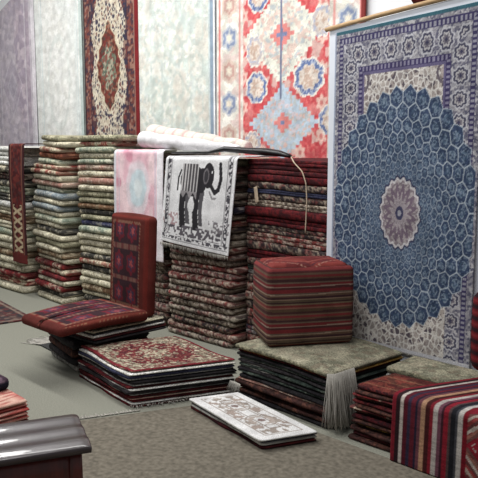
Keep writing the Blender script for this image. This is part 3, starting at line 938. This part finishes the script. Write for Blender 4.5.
# ================================================================== BLUE RUG ON ITS BOARD
BY = 3.73; bx0 = -2.885; rot = math.radians(-2.5)
root = empty('display_board', (bx0 - .06, BY + .005, 0), rot)
V = []; F = []
def zt(x): return 2.322 + .072 * x
bw = 1.25
V = [(0, 0, 0), (bw, 0, 0), (bw, 0, zt(bw)), (0, 0, zt(0)), (0, .03, 0), (bw, .03, 0), (bw, .03, zt(bw)), (0, .03, zt(0))]
F = [(0, 1, 2, 3), (5, 4, 7, 6), (4, 0, 3, 7), (1, 5, 6, 2), (3, 2, 6, 7), (4, 5, 1, 0)]
make('panel', V, F, BOARDM, parent=root, smooth=False)
pts = np.array([(-.03, -.004, zt(0) + .012), (.4, -.004, zt(.4) + .018), (.8, -.004, zt(.8) + .016), (1.25, -.004, zt(1.25) + .012)])
tube('batten', pts, .017, WOODB, 8, parent=root, squash=.9)
tag(root, 'tall white display board with wooden batten behind the blue rug', 'board')
H = 1.995; W = 1.045; st = .0045
nu = int(W / st); nv = int(H / st)
U, Vv = np.meshgrid(np.linspace(0, W, nu), np.linspace(0, H, nv))
col = paint_blue(U, Vv + .305, W)
Zr = Vv + (Vv / H) ** 3 * .05 * (U / W)                   # the right corner is pinned a little higher
P = np.stack([U, -.004 - .007 * (vn(U * 4, Vv * .7, 5)) - .01 * (1 - Vv / H), Zr], -1)
o = sheet('blue_rug', P, col, .005, WEAVE, (bx0, BY - .004, .345 - .04), rotz=rot)
tag(o, 'large blue rug with peacock-feather medallion hung on white board', 'rug')
fringe('fringe', [(.01, -.02, .0), (1.03, -.02, .0)], (0, -.12, -.6), .02, 150, parent=o, seed=9, zmin=-1, curl=.12, wdt=.006)
n = 24
pts = np.array([(t * .26, .003 * math.sin(t * 9), .004 * math.sin(t * 17)) for t in np.linspace(0, 1, n)])
o = tube('rolled_rug', pts, .048, PILE, 16, lambda s, k: np.array((92, 26, 28)) * (1 - .3 * ((s * 9) % 1 < .3)), loc=(-2.33, BY + .01, zt(.6) + .082))
tag(o, 'dark red rolled rug lying on top of the white board', 'rug')

# ================================================================== LOW STACKS IN FRONT
def lowpile(corner_left, corner_front, corner_right, layers, where, group, z0=0.0, seed=1, topfn=None, tops=None, jit=.012, lobes=1, flat=.4, mat=None, sagf=None):
    """flat rugs lying one on another; layers from the top: (style, thickness)"""
    L = np.array(corner_left, float); Fc = np.array(corner_front, float); R = np.array(corner_right, float)
    e1 = Fc - L; e2 = R - Fc
    w = np.linalg.norm(e1); d = np.linalg.norm(e2)
    rnd = random.Random(seed); z = z0; out = []
    n = len(layers)
    for k in range(n - 1, -1, -1):
        sty, h = layers[k][:2]
        grow = layers[k][2] if len(layers[k]) > 2 else 0.0
        top = (lambda U, V: topfn(U, V, w, d)) if (k == 0 and topfn) else None
        s2 = None
        lb = lobes
        if '+' in sty: sty, s2 = sty.split('+'); lb = 2
        rise = (n - k) / n; riseb = (n - k - 1) / n
        jx, jy = rnd.uniform(-jit, jit), rnd.uniform(-jit, jit)
        sh = (jx * e1[0] + jy * e1[1]) / w / w
        sag = (lambda X, rise=rise: sagf(X / w + sh, rise)) if sagf else None
        sagb = (lambda X, riseb=riseb: sagf(X / w + sh, riseb)) if sagf else None
        V, F, K = folded(w, d, h, lb, seed * 50 + k, sty, sag, sagb, top=top, parallelo=(e1, e2), rag=.008, sty2=s2, flat=flat, roundx=.03)
        V[:, :2] *= 1 + grow
        base = (L + Fc) / 2
        o = make('folded_rug', V, F, mat or SPECKLE, K, None, (base[0] + jx, base[1] + jy, z))
        desc = STY[sty]['w'] + ((' and ' + STY[s2]['w']) if s2 else '')
        pos = 'topmost' if k == 0 else ('lowest' if k == n - 1 else ORD[k] + ' from top')
        tag(o, (tops if (k == 0 and tops) else f'{desc} folded rug, {pos} of {where}'), 'rug', group)
        z += h
        out.append(o)
    return out[::-1], z


# H: low square pile with the medallion rug on top
Hl = [('redcream', .016), ('white', .014), ('navyp', .020), ('white', .012), ('black', .022), ('grey', .012), ('dred', .014), ('white', .010), ('black', .022), ('grey', .010), ('dred', .018), ('pinky', .008), ('dred', .018, .02), ('white', .008, .03), ('dred', .018, .03)]
hp, hz = lowpile((-4.09, 2.49), (-3.36, 2.40), (-3.10, 3.02), Hl, 'low pile beside the floor chair', 'rugs in the low medallion pile', seed=21, topfn=paint_persian_top,
                 tops='cream rug with dark red medallion lying topmost on the low pile', sagf=lambda u, r: .012 * r * (np.sin(u * 7) * .5), mat=SPECKLE)
fringe('fringe', [(.36, -.05, .004), (.62, .55, .004)], (.7, -.5, 0), .05, 120, parent=hp[-1], seed=22, zmin=.013, curl=.5)

# under the floor chair
lowpile((-4.72, 2.62), (-4.18, 2.52), (-4.12, 3.10), [('black', .06), ('dbrown', .06), ('black', .05), ('grey', .05)], 'dark pile under the floor chair', 'rugs under the floor chair', seed=23)
gz = hz
gp, gz2 = lowpile((-3.965, 3.14), (-4.62, 3.11), (-4.62, 2.50), [('cream', .016), ('black', .014), ('white', .02), ('maroon', .02), ('black', .018)], 'thin pile between floor chair and medallion rug', 'rugs wedged under the chair seat',
                  z0=max(hz, .22) + .020, seed=24, jit=.02)
fringe_rug = quadslab('flat_rug', [(-4.98, 2.68), (-4.76, 2.66), (-4.74, 2.95), (-4.95, 2.98)], 0, .012, textile('dull_grey_weave'))
me = fringe_rug.data; ca = me.color_attributes.new('Col', 'FLOAT_COLOR', 'POINT')
for q in ca.data: q.color = (.05, .05, .05, 1)
tag(fringe_rug, 'dark flat rug with white fringe on floor under the chair seat', 'rug')
fringe('fringe', [(-4.98, 2.68, .012), (-4.95, 2.98, .012)], (-1, -.15, .05), .20, 170, parent=fringe_rug, seed=25, curl=.3, wdt=.008)

# floor chair: seat cushion and backrest
seat_z = gz2 + .004
chair = empty('floor_chair', (-4.27, 2.62, seat_z), 0)
def paint_turk(face, A, B, p, long_ax):
    rust = np.array((86, 38, 33))
    col = full(A.shape, rust)
    col = mix(col, (84, 34, 30), vn(p[..., 0] * 30, p[..., 1] * 30 + p[..., 2] * 30, 3) > .6)
    return col


def panelpat(a, b, col):
    """three rows of rosettes in a dark field with a cream dotted frame; a, b in -1..1 (b along the rows)"""
    e = np.minimum(1 - np.abs(a) - .0, (1 - np.abs(b)) * 1.35)
    field = e > .22
    col = mix(col, (54, 34, 40), field)
    row = (b + 1) * 1.5 * .98; k = np.floor(row); f = row - k - .5
    cols = (a + .78) / 1.56 * 2; m = cols - np.floor(cols) - .5
    d = np.hypot(m * 1.1, f * 1.2) + .06 * np.cos(np.arctan2(f, m) * 6)
    col = mix(col, (98, 32, 42), field & (d < .40)); col = mix(col, (58, 50, 70), field & (d < .24)); col = mix(col, (150, 70, 70), field & (d < .12))
    line = field & (np.abs(np.abs(f) - .5) < .07)
    col = mix(col, (96, 52, 52), line); col = mix(col, (124, 98, 86), line & (np.sin(a * 60) > .4))
    rim = band(e, .13, .22)
    col = mix(col, (104, 40, 36), rim); col = mix(col, (136, 110, 92), rim & (np.sin(a * 70) * np.sin(b * 90) > .15))
    return col


def seat_paint(face, A, B, p):
    col = paint_turk(face, A, B, p, 0)
    if face == (2, 1): col = panelpat(B, A, col)
    elif face[0] != 2:
        z = p[..., 2]
        col = mix(col, (108, 50, 42), z > .02); col = mix(col, (140, 100, 78), (z > .022) & (np.sin(p[..., 0] * 210) * np.sin(p[..., 1] * 210 + 1) > .35) & (z < .030))
        col = mix(col, (96, 38, 34), z < -.015)
    return col


def seat_warp(p):
    q = p.copy()
    t = np.clip((-p[..., 1] + .34) / .68, 0, 1)             # towards the front edge
    q[..., 2] += .018 * np.sin(t * PI) - .008 * t
    q[..., 2] *= 1 - .12 * t
    q[..., 0] += -.03 * t + .045 + .06 * t * (p[..., 0] < 0)
    return q


V, F, K = rbox(.60, .70, .080, .034, .010, seat_paint, bulge=.008, warp=seat_warp)
V[:, 2] += .004
make('seat', V, F, KILIM, K, chair)
def back_paint(face, A, B, p):
    col = paint_turk(face, A, B, p, 0)
    if face == (1, -1): col = panelpat(B, A, col) if True else col
    return col


def back_paint2(face, A, B, p):
    col = paint_turk(face, A, B, p, 0)
    if face == (1, -1):                                     # a1 = z, a2 = x
        a = (B + .10) / .82; b = A
        m = (np.abs(a) < 1) & (np.abs(b) < .97)
        pc = panelpat(np.clip(a, -1, 1), np.clip(b / .97, -1, 1), col)
        col = np.where(m[..., None], pc, col)
        col = mix(col, (100, 38, 32), (B > .78) | (A > .93))
    return col


V, F, K = rbox(.535, .085, .735, .034, .010, back_paint2, bulge=.012)
bk = make('backrest', V, F, KILIM, K, chair)
bk.location = (-.02, .455, .0); bk.rotation_euler = (math.radians(-3), 0, math.radians(-3))
tag(chair, 'rust red kilim floor chair with padded backrest standing on a low pile', 'floor chair')

# white rugs on the carpet
WL = [('white', .016), ('navyp', .014), ('white', .016), ('maroon', .018)]
lowpile((-3.105, 2.64), (-2.38, 2.515), (-2.255, 2.80), WL, 'small white pile on the carpet', 'rugs in the small white pile', z0=.0065, seed=26, topfn=paint_white_top,
        tops='white rug with grey frames and two round motifs lying topmost on the carpet', mat=WEAVE, sagf=lambda u, r: .006 * np.sin(u * 5) * 0, jit=.01)

# I: low pile under the pouf
def paint_sage(U, V, W, D):
    col = florals(U, V, (128, 126, 108), [(112, 110, 94), (142, 138, 118), (120, 112, 96)], 30, 27)
    return mix(col, (156, 150, 130), sm(.45, .8, vn(U * 9, V * 9, 28)) * .6)
IL = [('sage', .032), ('gold', .013), ('dred', .012), ('black', .020), ('dgreen', .016), ('grey', .007), ('black', .016), ('grey', .007), ('dgreen', .018), ('grey', .008), ('black', .020), ('dgreen', .014), ('grey', .007), ('black', .028), ('pinky', .009), ('dbrown', .034), ('maroon', .024), ('dbrown', .030), ('black', .028)]
ip, iz = lowpile((-3.08, 3.03), (-2.305, 3.0), (-2.255, 3.62), IL, 'low pile under the striped pouf', 'rugs in the low pile under the pouf', seed=27, topfn=paint_sage,
                 tops='grey green rug lying topmost on the low pile under the striped pouf', jit=.012, sagf=lambda u, r: r * (.014 * np.sin(u * PI) - .012 * u), flat=.9)
fr = ip[0]
fringe('fringe', [(.385, -.055, .02), (.415, -.02, .02), (.42, .14, .02)], (.14, -.10, -1), .25, 340, parent=fr, seed=28, zmin=-.27, curl=.16, wdt=.007)
fringe('fringe', [(-.40, -.04, .02), (-.30, -.05, .02)], (-.1, -.3, -.9), .05, 60, parent=ip[15], seed=30, zmin=-.06, curl=.3, wdt=.006)

# J: red-brown kilim pile, its right part under the striped cloth
def paint_red_top(U, V, W, D):
    col = florals(U, V, (92, 42, 38), [(78, 36, 34), (110, 54, 46), (86, 50, 42)], 24, 33)
    return mix(col, (132, 100, 76), (np.sin(V * 70) > .86) * .5)
JL = [('maroon', .030), ('dbrown', .020), ('redcream', .012), ('dbrown', .024), ('maroon', .022), ('dbrown', .020), ('redcream', .012), ('dbrown', .026), ('maroon', .026), ('dbrown', .022), ('dred', .014), ('gold', .010), ('dbrown', .026), ('maroon', .024), ('dbrown', .024)]
jp, jz = lowpile((-2.165, 3.01), (-1.28, 3.0), (-1.25, 3.28), JL, 'red brown pile under the striped kilim', 'rugs in the red brown pile', seed=31, topfn=paint_red_top, jit=.02, flat=1.0,
                 sagf=lambda u, r: .02 * r * (u - .45), tops='maroon rug lying topmost on the pile under the striped kilim')

def paint_sage2(U, V, W, D): return paint_sage(U + 3, V, W, D)
lowpile((-2.19, 3.358), (-1.25, 3.358), (-1.25, 3.635), [('sage', .04), ('grey', .05), ('dbrown', .05), ('black', .06), ('dbrown', .06), ('grey', .06)], 'pile between red brown pile and blue rug', 'rugs in the pile before the blue rug', seed=34,
        topfn=paint_sage2, tops='grey green rug lying topmost between red brown pile and blue rug', jit=.008)

# K: striped kilim over the right part of J
KP = [(2.885, .010), (2.89, .25)] + bend(2.892, jz + .042, .03) + [(3.2, jz + .044), (3.62, jz + .044)]
o = drape('striped_kilim', -1.85, -.93, KP, paint_striped, seed=32, wave=.006, step=.006, mat=KILIM, shear=.42, shear_from=.42, thick=.008, skewx=0)
tag(o, 'red kilim with black, cream and tan stripes draped over low pile', 'rug')

# ================================================================== POUFS
PSTR = [((113, 49, 49), .06), ((83, 44, 44), .04), ((106, 83, 70), .05), ((120, 51, 52), .05), ((98, 71, 59), .04), ((67, 44, 44), .06), ((106, 89, 77), .03), ((111, 44, 47), .06), ((148, 126, 113), .02), ((77, 44, 44), .05), ((113, 44, 47), .08),
        ((98, 83, 73), .03), ((153, 133, 115), .018), ((95, 73, 61), .04), ((63, 41, 44), .05), ((146, 121, 103), .02), ((89, 75, 61), .05), ((61, 41, 42), .03), ((113, 97, 79), .03), ((109, 51, 49), .05), ((128, 87, 75), .03), ((87, 68, 54), .06), ((71, 46, 44), .06)]


def pouf(name, corner, e1, e2, l1, l2, h, label, seed):
    e1 = np.array(e1, float) / np.hypot(*e1); e2 = np.array(e2, float) / np.hypot(*e2)
    ctr = np.array(corner[:2]) + e1 * l1 / 2 + e2 * l2 / 2
    rot = math.atan2(e1[1], e1[0])
    root = empty(name, (ctr[0], ctr[1], corner[2]), rot)
    tot = sum(w for _, w in PSTR)
    def cov(face, A, B, p):
        t = 1 - (p[..., 2] / h + .5) + (vn(p[..., 0] * 5, p[..., 1] * 5, seed) - .5) * .008
        col = full(A.shape, PSTR[-1][0]); a = 0
        t2 = np.where(t < .58, t / .58, (t - .58) / .58 + .12)
        for c, w in PSTR:
            b = a + w / tot; col = mix(col, c, band(t2, a, b)); a = b
        return col
    V, F, K = rbox(l1, l2, h, .030, .0045, cov, bulge=.012)
    make('cover', V, F, KILIM, K, root)
    def topc(face, A, B, p):
        col = florals(p[..., 0] + 3, p[..., 1] + 3, (104, 40, 38), [(92, 36, 36), (116, 50, 46)], 8, seed)
        d = np.abs(p[..., 0] / l1 * 2) + np.abs(p[..., 1] / l2 * 2)
        col = mix(col, (134, 74, 66), band(d, .55, .62)); col = mix(col, (80, 40, 44), band(d, .82, .9)); col = mix(col, (150, 110, 96), band(d, 1.0, 1.04))
        return col
    V, F, K = rbox(l1 * .88, l2 * .86, .05, .022, .010, topc, bulge=.012)
    t = make('top_panel', V, F, KILIM, K, root); t.location = (0, 0, h - .034)
    t['label'] = 'plain red top panel'
    return tag(root, label, 'pouf', 'striped kilim poufs')


pouf('pouf', (-2.83, 3.03, iz + .012), (.53, .85), (-.85, .53), .555, .385, .485, 'dark red striped kilim pouf standing on the grey green rug', 41)

# a bolster of the same cloth just right of the blue rug
def bolcol(face, A, B, p):
    t = (p[..., 2] * 16) % 1
    col = full(A.shape, (98, 26, 32)); col = mix(col, (44, 24, 30), t < .35); col = mix(col, (120, 40, 44), band(t, .55, .75))
    return col
V, F, K = rbox(.30, .20, .44, .05, .012, bolcol, bulge=.015)
o = make('bolster', V, F, KILIM, K, None, (-1.60, 3.56, jz + .052), 0)
tag(o, 'dark red striped bolster cushion at the right edge beside the blue rug', 'cushion')

# ================================================================== LEFT FOREGROUND
# lacquered bench with a ridged top
bp0 = np.array((-2.20, 1.37)); back = np.array((-2.54, 1.49)); ld = np.array((-.385, -.923))
wv = back - bp0; bw_ = np.linalg.norm(wv)
bench = empty('bench', (bp0[0], bp0[1], .0066), math.atan2(-wv[1], -wv[0]) )
# local x: from the back edge to the front edge is +; use own axes: X across (front is 0 at right), Y along the length
L = .95
bz = .445
ex = wv / bw_                                              # front -> back
ey = ld / np.linalg.norm(ld)
ang = math.atan2(ey[1], ey[0])
bench.rotation_euler = (0, 0, ang)
# in the bench's frame: +x along the length, +y sideways
side = np.array((-math.sin(ang), math.cos(ang)))
sgn = 1 if np.dot(side, ex) > 0 else -1
nx, ny = 40, 64
V = []; F = []
ridges = 3
def topz(t, u):
    z = bz - .012 + .007 * (.5 - .5 * math.cos(t * ridges * 2 * PI))
    e = min(t, 1 - t)
    if e < .04: z -= .006 * (1 - e / .04) ** 2
    if u < .03: z -= .006 * (1 - u / .03) ** 2
    return z
for i in range(nx + 1):
    u = (i / nx) ** 1.5
    for j in range(ny + 1):
        t = j / ny
        V.append((u * L - .01, sgn * (t * bw_), topz(t, u * L)))
n0 = len(V)
for i in range(nx + 1):
    u = (i / nx) ** 1.5
    for j in range(ny + 1):
        t = j / ny
        V.append((u * L - .008, sgn * t * bw_, bz - .04))
idx = lambda i, j, k: k * n0 + i * (ny + 1) + j
for i in range(nx):
    for j in range(ny):
        F.append((idx(i, j, 0), idx(i + 1, j, 0), idx(i + 1, j + 1, 0), idx(i, j + 1, 0)))
        F.append((idx(i, j, 1), idx(i, j + 1, 1), idx(i + 1, j + 1, 1), idx(i + 1, j, 1)))
for i in range(nx):
    F.append((idx(i, 0, 0), idx(i, 0, 1), idx(i + 1, 0, 1), idx(i + 1, 0, 0))); F.append((idx(i, ny, 0), idx(i + 1, ny, 0), idx(i + 1, ny, 1), idx(i, ny, 1)))
for j in range(ny):
    F.append((idx(0, j, 0), idx(0, j + 1, 0), idx(0, j + 1, 1), idx(0, j, 1))); F.append((idx(nx, j, 0), idx(nx, j, 1), idx(nx, j + 1, 1), idx(nx, j + 1, 0)))
if sgn < 0: F = [f[::-1] for f in F]
make('bench_top', V, F, LACQ, parent=bench)
def bpart(name, x0, x1, y0, y1, z0, z1, mat=LACQB):
    ya, yb = sorted((sgn * y0, sgn * y1))
    V, F, K = rbox(x1 - x0, yb - ya, z1 - z0, .006, .06, lambda f, a, b, p: full(a.shape, (90, 40, 36)))
    o = make(name, V, F, mat, None, bench); o.location = ((x0 + x1) / 2, (ya + yb) / 2, z0); return o
bpart('apron', .03, L - .04, .025, bw_ - .025, .17, bz - .042)
for xx in (.022, L - .085):
    for yy in (.018, bw_ - .068):
        bpart('leg', xx, xx + .05, yy, yy + .05, 0, bz - .046)
tag(bench, 'dark lacquered wooden bench with a ridged glossy top', 'bench')

# red cloths stacked at the left edge
PL = [('salmon', .026), ('scarlet', .022), ('scarlet', .022), ('salmon', .018), ('scarlet', .028), ('redcream', .024), ('scarlet', .028)]
pp, pz = lowpile((-4.22, 1.26), (-3.50, 1.24), (-3.50, 1.79), PL, 'red cloth pile behind the bench', 'red cloths behind the bench', z0=.0065, seed=51, jit=.012, flat=.7, mat=KILIM)
def seatcol(face, A, B, p):
    col = florals(p[..., 0] + 2, p[..., 1] + 2, (84, 64, 78), [(112, 92, 104), (66, 50, 62)], 18, 52)
    return mix(col, (30, 32, 44), p[..., 2] < .012)
V, F, K = rbox(.44, .40, .075, .03, .012, seatcol, bulge=.01)
o = make('cushion', V, F, KILIM, K, None, (-3.93, 1.60, pz + .001))
tag(o, 'dark navy edged cushion lying on the red cloths at left edge', 'cushion')

# dark rug on the floor at the far left
def paint_far(U, V, W, D):
    col = florals(U, V, (70, 48, 46), [(44, 38, 44), (104, 84, 76), (84, 42, 42)], 22, 53)
    e = np.minimum(np.minimum(U, W - U), np.minimum(V, D - V))
    return mix(col, (126, 108, 96), band(e, .03, .05))
W, D = 1.3, .62
U, Vv = np.meshgrid(np.linspace(0, W, 110), np.linspace(0, D, 54))
P = np.stack([U - W / 2, Vv - D / 2, .014 + 0 * U], -1)
o = sheet('floor_rug', P, paint_far(U, Vv, W, D), .012, PILE, (-6.50, 2.86, 0), rotz=math.radians(-8))
tag(o, 'dark patterned rug lying flat on the grey floor at far left', 'rug')

# ================================================================== CAMERA
cam = bpy.data.cameras.new('camera'); co = bpy.data.objects.new('camera', cam); C.objects.link(co)
cam.sensor_fit = 'HORIZONTAL'; cam.sensor_width = 36; cam.lens = 700.0 / 478.0 * 36
co.location = (0, 0, 1.55)
co.rotation_euler = (PI / 2 - math.atan(89 / 700.0), 0, PI / 2 - math.atan(689 / 700.0))
cam.clip_start = .05
bpy.context.scene.camera = co

# ================================================================== LIGHT
def area(name, loc, rot, sx, sy, power, col=(1, 1, 1)):
    l = bpy.data.lights.new(name, 'AREA'); l.shape = 'RECTANGLE'; l.size = sx; l.size_y = sy; l.energy = power; l.color = col
    o = bpy.data.objects.new(name, l); C.objects.link(o); o.location = loc; o.rotation_euler = rot
    return o


area('ceiling_strip_light', (-5.6, 2.9, 4.1), (math.radians(18), 0, 0), 6.5, .35, 185, (1, .99, .97))
area('ceiling_strip_light', (-3.6, .8, 4.0), (math.radians(10), 0, 0), 6, .5, 125, (1, .99, .98))
w = bpy.data.worlds.new('world'); bpy.context.scene.world = w; w.use_nodes = True
bg = w.node_tree.nodes['Background']; bg.inputs[0].default_value = (.97, .98, 1, 1); bg.inputs[1].default_value = .19

vs = bpy.context.scene.view_settings
vs.view_transform = 'Standard'; vs.look = 'None'; vs.gamma = 1; vs.use_curve_mapping = False; vs.exposure = 0.0
